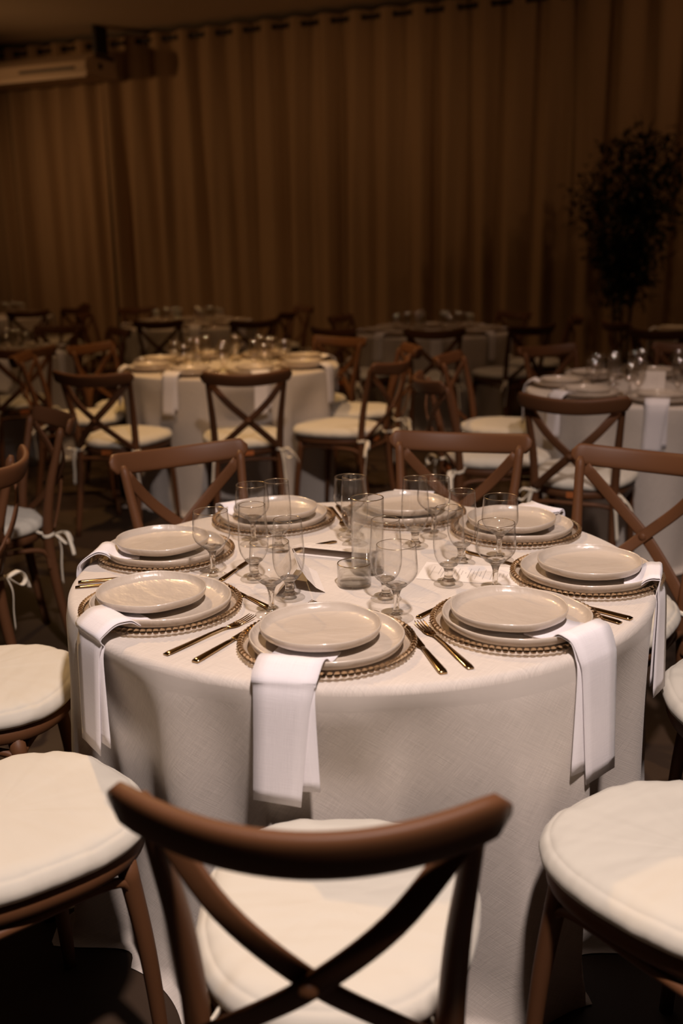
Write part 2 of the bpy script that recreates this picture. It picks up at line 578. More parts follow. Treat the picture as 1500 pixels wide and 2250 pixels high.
def cloth_mesh(name, R, H, seed, nseg=220, folds=None, seats=None, spin=0.0):
    rg = random.Random(seed)
    if folds is None:
        folds = [(n, rg.uniform(0.006, 0.016), rg.uniform(0, 2 * PI)) for n in (5, 7, 9, 11, 14, 19)]
    prof = []                                              # (r offset from R, z, fold weight)
    for i in range(10):
        prof.append((R * i / 10.0, H, 0, 0))
    er = 0.016
    for i in range(6):
        a = PI / 2 * i / 5
        prof.append((R - er + er * math.sin(a), H - er + er * math.cos(a), 0, 0))
    for i in range(1, 23):
        t = i / 22
        prof.append((R + 0.004 + 0.012 * t, (H - er) * (1 - t) + 0.004, t, 1))
    prof.append((R + 0.05, 0.003, 1.05, 1))
    vs, fs, uv, rows = [], [], [], []
    for (r, z, t, side) in prof:
        if r < 1e-6:
            rows.append([len(vs)])
            vs.append(Vector((0, 0, z)))
            uv.append((0, 0))
            continue
        row = []
        for j in range(nseg):
            a = 2 * PI * j / nseg
            d = 0
            if side:
                w = t ** 0.75
                for n, am, p in folds:
                    d += am * math.sin(n * a + p + 0.7 * t * math.sin(2 * a + p)) * w
                d = min((d - 0.022 * w) * 1.35, 0.001 + 0.036 * max(0.0, t - 0.22))
                d += 0.022 * max(0, t - 0.88) / 0.12 * (0.5 + 0.5 * math.sin(17 * a + seed))
            row.append(len(vs))
            rr = r + d
            if side:
                rr = dent(rr, math.cos(a + spin), math.sin(a + spin), z, seats, R)
            vs.append(Vector((rr * math.cos(a), rr * math.sin(a), z)))
            uv.append((a * R, z) if side else (r * math.cos(a) + 9, r * math.sin(a)))
        rows.append(row)
    for A, B in zip(rows[:-1], rows[1:]):
        for j in range(nseg):
            j2 = (j + 1) % nseg
            fs.append((A[0], B[j], B[j2]) if len(A) == 1 else (A[j], B[j], B[j2], A[j2]))
    me = bpy.data.meshes.new(name)
    me.from_pydata([tuple(v) for v in vs], [], fs)
    uvl = me.uv_layers.new(name='UVMap')
    for p in me.polygons:
        us = [uv[me.loops[li].vertex_index] for li in p.loop_indices]
        wrap = max(u[0] for u in us) - min(u[0] for u in us) > 2
        for li, u in zip(p.loop_indices, us):
            uvl.data[li].uv = (u[0] + 2 * PI * R if wrap and u[0] < 2 else u[0], u[1])
    me.materials.append(M_LINEN)
    me.polygons.foreach_set('use_smooth', [True] * len(me.polygons))
    return me


MAIN_FOLDS = [(4, 0.020, 0.4), (7, 0.042, 2.2), (11, 0.044, 1.0), (16, 0.022, 4.0), (23, 0.009, 0.3)]
RM = 0.645
TABLES = {   # name: x, y, radius, top height, label of the place
    'gold': (-0.655, 6.15, 0.655, 0.78, 'the golden-lit table behind the main one'),
    'right': (1.58, 5.02, 0.645, 0.755, 'the table at the right edge'),
    'mid': (0.80, 8.70, 0.645, 0.75, 'the far table left of the tree'),
    'farleft': (-1.46, 10.10, 0.645, 0.75, 'the far table directly behind the golden-lit one'),
    'corner': (-3.94, 11.90, 0.645, 0.75, 'the farthest table at the left'),
    'tree': (3.10, 8.00, 0.645, 0.77, 'the far right table beside the tree'),
    'left': (-2.60, 7.45, 0.645, 0.75, 'the table at the left edge'),
}
CLOTH_LABEL = {
    'gold': 'floor-length cloth on the golden-lit round table behind the main one',
    'right': 'floor-length pale cloth on the round table cut by the right edge',
    'mid': 'dim floor-length cloth on the far round table left of the tree',
    'farleft': 'cloth on the far table directly behind the golden-lit one',
    'corner': 'cloth on the farthest table at the left edge',
    'tree': 'warmly lit cloth on the far right table beside the tree',
    'left': 'cloth half hidden by chairs on the table at the left edge',
}


# ------------------------------------------------------------------ cross-back chair
def outline(phi, sx=0.207, sy=0.238, e=0.80):
    c, s = math.cos(phi), math.sin(phi)
    x = sx * math.copysign(abs(c) ** e, c)
    y = sy * math.copysign(abs(s) ** e, s)
    return x * (1 + 0.10 * y / sy), y + 0.014


def slab_outline(scale, prof, seg=72, pucker=0.0, seed=1):
    """prof: (radial factor or inset metres, z); closed solid from centre top to centre bottom"""
    rg = random.Random(seed)
    ph = [rg.uniform(0, 6.28) for _ in range(6)]
    vs, fs, rows = [], [], []
    for (k, ins, z, pk) in prof:
        if k == 0:
            rows.append([len(vs)])
            vs.append(Vector((0, 0, z)))
            continue
        row = []
        for j in range(seg):
            a = 2 * PI * j / seg
            x, y = outline(a)
            n = Vector((x, y, 0))
            L = n.length
            w = (math.sin(9 * a + ph[0]) + 0.8 * math.sin(17 * a + ph[1]) + 0.6 * math.sin(29 * a + ph[2])) / 2.4
            q = n * (scale * k * (L - ins + pucker * pk * w * 0.5) / L)
            row.append(len(vs))
            vs.append(Vector((q.x, q.y, z + pucker * pk * w)))
        rows.append(row)
    for A, B in zip(rows[:-1], rows[1:]):
        for j in range(seg):
            j2 = (j + 1) % seg
            if len(A) == 1:
                fs.append((A[0], B[j], B[j2]))
            elif len(B) == 1:
                fs.append((A[j], B[0], A[j2]))
            else:
                fs.append((A[j], B[j], B[j2], A[j2]))
    return vs, fs


def chair_meshes():
    D = {}
    v, f = slab_outline(0.97, [(0, 0, 0.470, 0), (0.6, 0, 0.470, 0), (1, 0.008, 0.470, 0), (1, 0.001, 0.464, 0), (1, 0, 0.452, 0), (1, 0.001, 0.440, 0),
                               (1, 0.008, 0.434, 0), (0.6, 0, 0.434, 0), (0, 0, 0.434, 0)])
    D['seat_frame'] = mesh('seat_frame', v, f, M_CHAIR)
    cp = [(0, 0, 0.526, 0)]
    for s in (0.2, 0.4, 0.55, 0.68, 0.78, 0.86):
        cp.append((s, 0, 0.526 - 0.009 * s ** 3, 0.5 * s))
    cp += [(1, 0.022, 0.5165, 1), (1, 0.0135, 0.5128, 1), (1, 0.0120, 0.5100, 1), (1, 0.0085, 0.5098, 1), (1, 0.003, 0.5050, 0.9), (1, -0.003, 0.4970, 0.9), (1, -0.005, 0.4880, 0.9), (1, -0.003, 0.4800, 0.6),
           (1, 0.003, 0.4735, 0.3), (1, 0.012, 0.4712, 0), (0.6, 0, 0.471, 0), (0, 0, 0.471, 0)]
    v, f = slab_outline(1.0, cp, 120, 0.0028, 7)
    D['cushion'] = mesh('cushion', v, f, M_CUSHION)
    for sx, nm in ((-1, 'l'), (1, 'r')):
        p = spline([(sx * 0.165, 0.155, 0.440), (sx * 0.178, 0.178, 0.25), (sx * 0.186, 0.196, 0.0)], 5)
        v, f = tube(p, 0.0175, 12, [1.05 - 0.3 * i / (len(p) - 1) for i in range(len(p))])
        D['front_leg_' + nm] = mesh('front_leg', v, f, M_CHAIR)
        p = spline([(sx * 0.180, -0.262, 0.0), (sx * 0.168, -0.222, 0.25), (sx * 0.164, -0.205, 0.45), (sx * 0.171, -0.222, 0.62), (sx * 0.184, -0.256, 0.76), (sx * 0.191, -0.278, 0.852)], 5)
        n = len(p)
        sc = [0.82 + 0.25 * math.sin(PI * min(1, i / (n * 0.75))) for i in range(n)]
        sc[-1] *= 0.45
        v, f = tube(p, 0.0172, 12, sc)
        D['rear_leg_' + nm] = mesh('rear_leg', v, f, M_CHAIR)
        # flat crossed slat from the top of one post to the foot of the other
        off = 0.006 * sx
        p = spline([(sx * 0.180, -0.280 - off, 0.820), (sx * 0.098, -0.312 - off, 0.722), (0, -0.308 - off, 0.630), (-sx * 0.088, -0.266 - off, 0.545), (-sx * 0.156, -0.222 - off, 0.476)], 6)
        v, f = sweep(p, super_sec(0.0050, 0.0175, 12, 0.55), (0, 1, 0.25))
        D['cross_slat_' + nm] = mesh('cross_slat', v, f, M_CHAIR)
        # bent brace under the side of the seat
        p = spline([(sx * 0.172, 0.166, 0.335), (sx * 0.173, 0.158, 0.385), (sx * 0.172, 0.120, 0.412), (sx * 0.175, -0.02, 0.418), (sx * 0.168, -0.155, 0.412), (sx * 0.166, -0.196, 0.385), (sx * 0.167, -0.206, 0.335)], 5)
        v, f = tube(p, 0.0095, 8, hint=(1, 0, 0.01))
        D['side_brace_' + nm] = mesh('seat_brace', v, f, M_CHAIR)
        # ribbon tie knotted round the post
        vs, fs = [], []
        c = Vector((sx * 0.164, -0.206, 0.462))
        wrap = [c + Vector((0.021 * math.cos(a), 0.021 * math.sin(a), 0.003 * math.sin(2 * a))) for a in [2 * PI * j / 14 for j in range(15)]]
        sweep(wrap, circle_sec(0.007, 6, 0.0018), (0, 0, 1), None, vs, fs)
        sweep(spline([(sx * 0.14, -0.17, 0.474), (sx * 0.150, -0.19, 0.466), c + Vector((0, -0.02, 0))], 4), circle_sec(0.006, 6, 0.0018), (0, 0, 1), None, vs, fs)
        kn = c + Vector((sx * 0.006, -0.026, 0))
        g = random.Random(3 + sx)
        sweep(spline([kn, kn + Vector((sx * 0.03, -0.03, 0.012)), kn + Vector((sx * 0.05, -0.04, -0.02)), kn + Vector((sx * 0.03, -0.03, -0.035)), kn], 5), circle_sec(0.008, 6, 0.0016), (0, 1, 0.3), None, vs, fs)
        sweep(spline([kn, kn + Vector((sx * 0.035, -0.028, 0.006)), kn + Vector((sx * 0.07, -0.034, -0.03)), kn + Vector((sx * 0.085, -0.036, -0.065))], 5), circle_sec(0.008, 6, 0.0016), (0, 1, 0.3), None, vs, fs)
        sweep(spline([kn, kn + Vector((sx * 0.008, -0.012, -0.05)), kn + Vector((sx * 0.014, -0.006, -0.12)), kn + Vector((sx * 0.02, -0.004, -0.185))], 5), circle_sec(0.0075, 6, 0.0016), (1, 0.2, 0), None, vs, fs)
        D['tie_' + nm] = mesh('tie', vs, fs, M_TIE)
    # curved top rail, leaning back, ends rounded
    p, sc = [], []
    n = 28
    for i in range(n + 1):
        x = -0.226 + 0.452 * i / n
        q = (x / 0.226) ** 2
        p.append(Vector((x, -0.367 + 0.077 * q, 0.838 + 0.018 * q)))
        e = (0.226 - abs(x)) / 0.024
        k = math.sqrt(max(0.0, 1 - (1 - min(1, e)) ** 2))
        sc.append((0.35 + 0.65 * k if e < 1 else 1.0, max(0.30, k)))
    v, f = sweep(p, super_sec(0.0115, 0.0325, 18, 0.62), (0, 1, 0.30), sc)
    D['top_rail'] = mesh('top_rail', v, f, M_CHAIR)
    for nm, y, z in (('front', 0.160, 0.0), ('back', -0.200, 0.0)):
        w = 0.150
        s_ = 1 if nm == 'front' else -1
        p = spline([(-0.172, y, 0.335), (-0.166, y, 0.385), (-0.13, y + 0.01 * s_, 0.412), (0, y + 0.025 * s_, 0.418), (0.13, y + 0.01 * s_, 0.412), (0.166, y, 0.385), (0.172, y, 0.335)], 5)
        v, f = tube(p, 0.0095, 8, hint=(0, 1, 0.01))
        D[nm + '_brace'] = mesh('seat_brace', v, f, M_CHAIR)
    v, f = lathe([(0, -0.019), (0.009, -0.018), (0.012, -0.014), (0.012, 0.012), (0.009, 0.016), (0, 0.017)], 14)
    v = [Vector((a[0], a[2] - 0.308, a[1] + 0.630)) for a in v]
    D['rivet'] = mesh('rivet', v, [tuple(reversed(q)) for q in f], M_CHAIR)
    v, f = box(-0.028, 0.028, -0.2195, -0.2160, 0.439, 0.464)
    D['label_sticker'] = mesh('label_sticker', v, f, M_STICK, False)
    return D


CH = chair_meshes()
CHAIR_PARTS = [('seat_frame', 'seat_frame', None), ('front_leg', 'front_leg_l', None), ('front_leg', 'front_leg_r', None),
               ('rear_leg', 'rear_leg_l', None), ('rear_leg', 'rear_leg_r', None), ('top_rail', 'top_rail', None),
               ('cross_slat', 'cross_slat_l', None), ('cross_slat', 'cross_slat_r', None), ('rivet', 'rivet', None),
               ('seat_brace', 'side_brace_l', None), ('seat_brace', 'side_brace_r', None), ('seat_brace', 'front_brace', None),
               ('seat_brace', 'back_brace', None), ('label_sticker', 'label_sticker', 'small orange label on the rear seat edge')]


def chair(label, x, y, face, group):
    """face: heading of the seat front in degrees (world)"""
    rz = R_(face - 90)
    SEAT_XY.append((x + 0.014 * math.cos(R_(face)), y + 0.014 * math.sin(R_(face))))
    t = thing('cross_back_chair', label, 'chair', (x, y, 0), rz, group)
    for nm, key, lab in CHAIR_PARTS:
        o = link(nm, CH[key], t)
        if lab:
            o['label'] = lab
    cu = link('cushion', CH['cushion'], t)
    cu['label'] = 'ivory tie-on seat cushion'
    for nm in 'lr':
        o = link('tie', CH['tie_' + nm], cu)
    return t


def chair_by_rail(label, rx, ry, face, group):
    d = Vector((math.cos(R_(face)), math.sin(R_(face))))
    return chair(label, rx + 0.290 * d.x, ry + 0.290 * d.y, face, group)


def toward(x, y, tx, ty, turn=0):
    return math.degrees(math.atan2(ty - y, tx - x)) + turn


G0 = 'chairs around the main table'
chair_by_rail('brown cross-back chair in the foreground, its back to the camera', -0.045, 1.020, 84.5, G0)
chair('brown chair at lower left, only its ivory seat and front leg in view', -0.610, 1.566, 42, G0)
chair('brown chair at the left edge, seat level with the left plates', -0.875, 2.170, 2, G0)
chair_by_rail('brown chair behind the table at left, top rail facing the camera', -0.480, 3.016, -57, G0)
chair_by_rail('brown chair behind the table, right of the tall vase', 0.377, 3.165, -105, G0)
chair_by_rail('brown chair behind the table at right, crossed slats in full view', 0.865, 2.820, -127, G0)
chair('chair at the right edge beside the hanging napkin, only its seat in view', 0.955, 2.020, 172, G0)
chair('brown chair at lower right with a creased ivory cushion', 0.568, 1.410, 123, G0)

G1 = 'chairs around the golden-lit table'
tx, ty = TABLES['gold'][:2]
for lab, x, y, turn in (
        ('dark chair seen from behind, in front of the golden-lit table', -0.457, 5.02, 0),
        ('dark chair at the golden-lit table, left of the one seen straight from behind', -1.23, 5.10, 12),
        ('chair left of the golden-lit table, rail glimpsed through another chair', -1.85, 6.05, 0),
        ('reddish-lit chair behind the left side of the golden-lit table', -1.60, 6.66, 0),
        ('chair at right of the golden-lit table, seat nearest the camera', 0.262, 5.40, 12),
        ('chair right of the golden-lit table, second seat behind the nearer one', 0.410, 6.15, 6),
        ('lit chair behind the right side of the golden-lit table', 0.000, 6.85, 6)):
    chair_by_rail(lab, x, y, toward(x, y, tx, ty, turn), G1)
G2 = 'chairs around the right-hand table'
tx, ty = TABLES['right'][:2]
for lab, x, y, turn in (
        ('dark chair seen from behind, in front of the right-hand table', 0.925, 4.00, 8),
        ('chair turned sideways left of the right-hand table, seat toward it', 0.435, 4.66, -10),
        ('chair between the right-hand table and the far table, side lit', 0.620, 5.60, 8),
        ('lit chair behind the left of the right-hand table, rail facing the camera', 1.235, 6.00, 10),
        ('lit chair behind the right-hand table at the right edge of the picture', 2.05, 5.95, 0)):
    chair_by_rail(lab, x, y, toward(x, y, tx, ty, turn), G2)
G3 = 'chairs around the far table by the tree'
tx, ty = TABLES['mid'][:2]
for lab, x, y, turn in (
        ('dark chair seen from behind, in front of the far table by the tree', 0.695, 7.42, 0),
        ('dim chair at the near left of the far table by the tree', -0.036, 7.75, 0),
        ('dim chair at the back left of the far table by the tree', 0.03, 9.10, 0),
        ('dark chair at the near right of the far table by the tree', 1.43, 7.62, 0),
        ('dim chair at the back right of the far table by the tree', 1.56, 9.20, 0),
        ('dark chair standing closest to the tree at the far table', 1.93, 8.50, 0)):
    chair_by_rail(lab, x, y, toward(x, y, tx, ty, turn), G3)
G4 = 'chairs around the farthest tables'
for lab, x, y, tn, turn in (
        ('dark chair seen from behind above the golden-lit plates', -1.555, 8.92, 'farleft', 0),
        ('dark chair behind the glasses of the golden-lit table', -0.72, 8.75, 'farleft', 0),
        ('dim chair at the right end of the far left-hand table', -0.50, 9.85, 'farleft', 0),
        ('dim chair just right of the end of the far left-hand table', -0.36, 10.62, 'farleft', 0),
        ('reddish chair at the back left of the far left-hand table', -2.12, 10.95, 'farleft', 0),
        ('dark chair beside the far left-hand table, at its left', -2.48, 10.15, 'farleft', 0),
        ('dark chair seen from behind at the upper left edge', -3.22, 10.75, 'corner', 0),
        ('dim chair at the right of the farthest left table', -2.98, 12.05, 'corner', 0),
        ('dim chair between the two farthest tables at left', -2.86, 11.28, 'corner', 0),
        ('dark chair cut by the left edge at the left-hand table', -2.03, 6.55, 'left', -6),
        ('reddish chair behind the left-hand table, rail facing the camera', -2.30, 8.45, 'left', 0),
        ('reddish chair right of the left-hand table', -1.72, 8.02, 'left', 0),
        ('dim chair in front of the tree foot', 2.12, 7.80, 'tree', 0),
        ('dark chair just below the tree, rail seen from behind', 2.20, 7.05, 'tree', 0)):
    tx, ty = TABLES[tn][:2]
    chair_by_rail(lab, x, y, toward(x, y, tx, ty, turn), G4)
G5 = 'chairs at the left edge, turned away'
chair_by_rail('brown chair at the left with its white tie hanging down the near side', -1.085, 3.75, 212, G5)
chair_by_rail('nearer brown chair at the left edge with a bow tied to its post', -1.020, 2.90, 176, G5)

# tablecloths, pressed in where chairs are pushed up to them
tag(link('tablecloth', cloth_mesh('tablecloth_main', RM, TOP, 3, 300, MAIN_FOLDS, [(x - MAIN.x, y - MAIN.y) for x, y in SEAT_XY]), None, MAIN),
    'ivory linen cloth falling to the floor over the round table in front', 'tablecloth', 'floor-length tablecloths')
for i, (k, (x, y, r, h, lab)) in enumerate(TABLES.items()):
    tag(link('tablecloth', cloth_mesh('tablecloth_' + k, r, h, 20 + i, 132, None, [(a - x, b - y) for a, b in SEAT_XY]), None, (x, y, 0)),
        CLOTH_LABEL[k], 'tablecloth', 'floor-length tablecloths')

# ------------------------------------------------------------------ tableware
BEAD_V, BEAD_F = lathe([(0, -1)] + [(math.sin(PI * i / 4), -math.cos(PI * i / 4)) for i in (1, 2, 3)] + [(0, 1)], 9)
ME_BEAD = mesh('bead', [Vector(v) * 0.0064 for v in BEAD_V], BEAD_F, M_BEAD)
CH_PROF = [(0, 0.004), (0.100, 0.004), (0.118, 0.005), (0.150, 0.0125), (0.1555, 0.0140), (0.1555, 0.0105), (0.150, 0.0085), (0.122, 0.0005), (0.112, 0.0005), (0.105, 0.0012), (0, 0.0012)]
v, f = lathe(CH_PROF, 64)
ME_CHARGER = mesh('charger_disc', v, [tuple(reversed(q)) for q in f], M_CHARGER)
NB_BEADS = 82
BEAD_R = 0.1590
# charger of the far tables: disc and bead ring in one mesh
v, f = lathe(CH_PROF, 40)
v = [Vector(a) for a in v]
f = [tuple(reversed(q)) for q in f]
for i in range(54):
    a = 2 * PI * i / 54
    b = len(v)
    v += [Vector(p) * 0.008 + Vector((BEAD_R * math.cos(a), BEAD_R * math.sin(a), 0.0125)) for p in BEAD_V]
    f += [tuple(b + q for q in fc) for fc in BEAD_F]
ME_CHARGER_FAR = mesh('charger_far', v, f, M_CHARGER)


def plate_mesh(name, R, h, foot, seg=72, seed=1):
    g = random.Random(seed)
    ph = [g.uniform(0, 6.28) for _ in range(4)]

    def wob(a, r):
        w = max(0, (r / R - 0.7) / 0.3)
        return (1 + 0.0045 * w * (math.sin(2 * a + ph[0]) + 0.7 * math.sin(3 * a + ph[1]) + 0.5 * math.sin(5 * a + ph[2])),
                0.0008 * w * (math.sin(2 * a + ph[3]) + 0.8 * math.sin(5 * a + ph[1]) + 0.5 * math.sin(7 * a + ph[0])))
    t = 0.005
    prof = [(0, t), (R * 0.3, t), (R * 0.6, t + 0.0003), (R * 0.84, t + 0.001), (R * 0.90, t + 0.0028), (R * 0.945, h * 0.55), (R * 0.972, h * 0.88), (R * 0.983, h),
            (R * 0.995, h - 0.0004), (R, h - 0.0025), (R * 0.997, h * 0.70), (R * 0.972, h * 0.32), (R * 0.92, 0.0030), (R * 0.85, 0.0010), (foot, 0.0), (foot * 0.9, 0.0), (foot * 0.86, 0.0012), (0, 0.0012)]
    v, f = lathe(prof, seg, wob)
    return mesh(name, v, [tuple(reversed(q)) for q in f], M_PLATE)


ME_DINNER = [plate_mesh('dinner_plate', 0.1425, 0.0225, 0.095, 72, 11 + i) for i in range(3)]
ME_DESSERT = [plate_mesh('dessert_plate', 0.1115, 0.0210, 0.070, 72, 31 + i) for i in range(3)]
ME_DINNER_FAR = plate_mesh('dinner_plate_far', 0.1425, 0.0225, 0.095, 36, 5)
ME_DESSERT_FAR = plate_mesh('dessert_plate_far', 0.1115, 0.0210, 0.070, 36, 6)


def arcprof(pts, n=5):
    q = spline([(r, z, 0) for r, z in pts], n)
    return [(max(p.x, 0), p.y) for p in q]


def goblet_meshes(kind):
    """open bowl as inner+outer wall, then thick stem and foot"""
    if kind == 'wide':
        H = 0.152
        outer = [(0.0085, 0.0610), (0.0200, 0.0700), (0.0340, 0.0825), (0.0402, 0.0935), (0.0415, 0.1040), (0.0402, 0.125), (0.0382, H)]
        stem = [(0.0, 0.0), (0.031, 0.0), (0.0335, 0.0012), (0.0330, 0.0030), (0.024, 0.0062), (0.012, 0.0105), (0.0068, 0.0170), (0.0055, 0.0300), (0.0058, 0.0450), (0.0080, 0.0560), (0.0130, 0.0640), (0.0220, 0.0712), (0.0120, 0.0722), (0.0, 0.0722)]
    else:
        H = 0.171
        outer = [(0.010, 0.0385), (0.0205, 0.0470), (0.0295, 0.0640), (0.0330, 0.0860), (0.0325, 0.112), (0.0305, 0.142), (0.0288, H)]
        stem = [(0.0, 0.0), (0.0295, 0.0), (0.0318, 0.0012), (0.0312, 0.0032), (0.023, 0.0070), (0.0135, 0.0120), (0.0098, 0.0180), (0.0090, 0.0260), (0.0100, 0.0340), (0.0130, 0.0395), (0.0195, 0.0462), (0.0110, 0.0480), (0.0, 0.0482)]
    o = arcprof(outer, 5)
    t = 0.0013
    o = [(r + 0.0004, z) for r, z in o]
    inner = [(max(r - t, 0.002), z + (t * 2.0 if i < 6 else 0)) for i, (r, z) in enumerate(o)]
    prof = o + [(o[-1][0] - t / 2, H + 0.0006)] + list(reversed(inner)) + [(0, inner[0][1] - 0.0015)]
    v, f = lathe(prof, 36)
    bowl = mesh('goblet_bowl_' + kind, v, f, M_GLASS)
    sp = arcprof(stem[1:-1], 3)
    cut = next(i for i, (r, z) in enumerate(sp) if z > 0.0095)
    v, f = lathe([stem[0]] + sp[:cut + 1], 32)
    ft = mesh('goblet_foot_' + kind, v, f, M_FOOT)
    v, f = lathe([(0, sp[cut][1])] + sp[cut:] + [stem[-1]], 28)
    st = mesh('goblet_stem_' + kind, v, f, M_SOLID)
    rr, vs, fs = outer[-1][0] - t / 2, [], []
    ring = [Vector((rr * math.cos(2 * PI * j / 40), rr * math.sin(2 * PI * j / 40), H)) for j in range(41)]
    sweep(ring, circle_sec(0.00055, 6), (0, 0, 1), None, vs, fs)
    rim = mesh('goblet_rim_' + kind, vs, fs, M_RIM)
    # single light mesh for the far tables
    v, f = lathe([stem[0]] + stem[1:9] + outer + [(outer[-1][0] - 0.0018, H)] + [(max(r - 0.0018, 0.002), z + 0.002) for r, z in reversed(outer[:-1])] + [(0, outer[0][1] + 0.003)], 16)
    far = mesh('goblet_far_' + kind, v, f, M_FAR)
    return bowl, st, rim, far, ft


GOB = {k: goblet_meshes(k) for k in ('wide', 'tall')}


def goblet(kind, label, x, y, z=TOP, group=None):
    nm = 'water_goblet' if kind == 'wide' else 'tall_goblet'
    t = thing(nm, label, 'glass', (x, y, z + 0.0004), random.Random(int(x * 1000)).uniform(0, 6), group)
    b = link('bowl', GOB[kind][0], t)
    link('rim', GOB[kind][2], b)
    link('stem', GOB[kind][1], t)
    link('foot', GOB[kind][4], t)
    return t


def fork_mesh(L=0.205):
    vs, fs = [], []
    z = 0.004
    # handle
    p = [Vector((0, 0, 0.0022)), Vector((0.01, 0, 0.003)), Vector((0.05, 0, z)), Vector((0.10, 0, z + 0.002)), Vector((0.130, 0, z + 0.002)), Vector((0.142, 0, z))]
    sweep(p, super_sec(0.0085, 0.0016, 12, 0.7), (0, 1, 0), [(0.85, 0.8), (1.0, 1), (0.80, 1.1), (0.42, 1.3), (0.38, 1.2), (0.55, 1)], vs, fs)
    # neck and palm
    p = [Vector((0.140, 0, z)), Vector((0.150, 0, z - 0.001)), Vector((0.158, 0, z - 0.0015)), Vector((0.168, 0, z - 0.001))]
    sweep(p, super_sec(0.0125, 0.0010, 12, 0.6), (0, 1, 0), [(0.4, 1), (0.85, 1), (1, 1), (1, 1)], vs, fs)
    for k in range(4):
        y = (k - 1.5) * 0.0068
        p = [Vector((0.165, y, z - 0.001)), Vector((0.182, y, z - 0.0005)), Vector((0.197, y, z + 0.002)), Vector((L, y * 0.97, z + 0.004))]
        sweep(p, super_sec(0.0018, 0.0010, 8, 0.8), (0, 1, 0), [1, 1, 0.9, 0.45], vs, fs)
    return mesh('fork', vs, fs, M_METAL)


def knife_mesh(L=0.225):
    vs, fs = [], []
    p = [Vector((0, 0, 0.0028)), Vector((0.008, 0, 0.0034)), Vector((0.05, 0, 0.0036)), Vector((0.100, 0, 0.0036)), Vector((0.118, 0, 0.0034))]
    sweep(p, super_sec(0.0090, 0.0030, 12, 0.7), (0, 1, 0), [(0.85, 0.8), (1.0, 1), (0.85, 1.0), (0.62, 1.0), (0.6, 0.7)], vs, fs)
    q = [Vector((0.116, 0, 0.003)), Vector((0.125, 0.001, 0.003)), Vector((0.16, 0.0016, 0.003)), Vector((0.20, 0.0008, 0.003)), Vector((0.216, -0.002, 0.003)), Vector((L, -0.006, 0.003))]
    sweep(q, super_sec(0.0100, 0.0009, 12, 0.8), (0, 1, 0), [(0.5, 1), (0.9, 1), (1, 1), (0.95, 1), (0.65, 0.9), (0.15, 0.6)], vs, fs)
    return mesh('knife', vs, fs, M_METAL)


ME_FORK, ME_KNIFE = fork_mesh(), knife_mesh()


def lay_z(d):
    """height over the table of cloth laid across a setting, d from its centre: dinner plate floor, plate rim, bead rim, table"""
    K = [(0, 0.0132), (0.116, 0.0132), (0.128, 0.0172), (0.136, 0.0258), (0.143, 0.0308), (0.150, 0.0300), (0.160, 0.0235), (0.167, 0.0220), (0.178, 0.0110), (0.190, 0.0050), (1, 0.0050)]
    for (a, za), (b, zb) in zip(K[:-1], K[1:]):
        if d <= b:
            return za + (zb - za) * (d - a) / (b - a)
    return 0.005


def napkin_mesh(start, cross, drop, skew, centre, R, zt, sc, name='napkin', width=0.105, twist=0.0):
    """a folded strip: from under the plate, over the charger rim and the table edge, hanging down; world coords -> returned relative to centre"""
    c = Vector(centre).to_2d() if hasattr(centre, 'to_2d') else Vector(centre[:2])
    s2, x2 = Vector(start), Vector(cross)
    rad = (x2 - c).normalized()
    tan = Vector((-rad.y, rad.x))
    d0 = (x2 - s2).normalized()

    def P(v2, z):
        return Vector((v2.x - c.x, v2.y - c.y, z))
    out = []
    for layer in range(2):
        o = 0.0045 * (1 - layer)
        sh = 0.0
        e = x2 + tan * sh * 0.3
        hangr = c + rad * (R + 0.0075 + o)
        # keep lateral position of the crossing
        lat = (e - c).dot(tan)
        base = hangr + tan * lat
        dr = drop if layer == 0 else drop - 0.024
        sg = 1 if skew >= 0 else -1
        sk = tan * (-sg * width * 0.13 if layer == 0 else skew * 0.35)
        dv = e - s2
        tt = Vector((-dv.y, dv.x)).normalized()
        pts = []
        for q in range(8):
            pt = s2 + dv * (q / 7.0)
            zz = max(lay_z((pt + tt * (width * 0.5 * l) - sc).length) for l in (-0.6, -0.3, 0, 0.3, 0.6))
            pts.append(P(pt, zt + zz + o * (0.55 if q < 3 else 1)))
        pts += [P(base - rad * 0.004, zt - 0.006 + o), P(base + rad * 0.001 + sk * 0.15, zt - 0.03), P(base + rad * 0.003 + sk * 0.5, zt - dr * 0.5), P(base + rad * 0.005 + sk, zt - dr)]
        path = spline(pts, 5)
        n = len(path)
        w0, w1 = width * 0.5, width * 0.5
        t0 = Vector((-d0.y, d0.x, 0))
        hint = []
        for i in range(n):
            k = min(1, i / (n * 0.55))
            h = t0 * (1 - k) + Vector((tan.x, tan.y, 0)) * k
            h = Matrix.Rotation(twist * max(0.0, (i / n - 0.5) * 2), 3, 'Z') @ h
            hint.append(h)
        sec = [(-1.0, -0.0010), (-0.5, -0.0013), (0, -0.0008), (0.5, -0.0013), (1.0, -0.0010), (1.0, 0.0010), (0.5, 0.0007), (0, 0.0012), (-0.5, 0.0007), (-1.0, 0.0010)]
        scl = []
        for i in range(n):
            k = i / (n - 1)
            h = max(0.0, (k - 0.6) / 0.4)
            scl.append((width * 0.5 * (1.0 - 0.26 * h if layer == 0 else 0.98 - 0.10 * h), 1.0))
        out.append((path, sec, hint, scl))
    return out


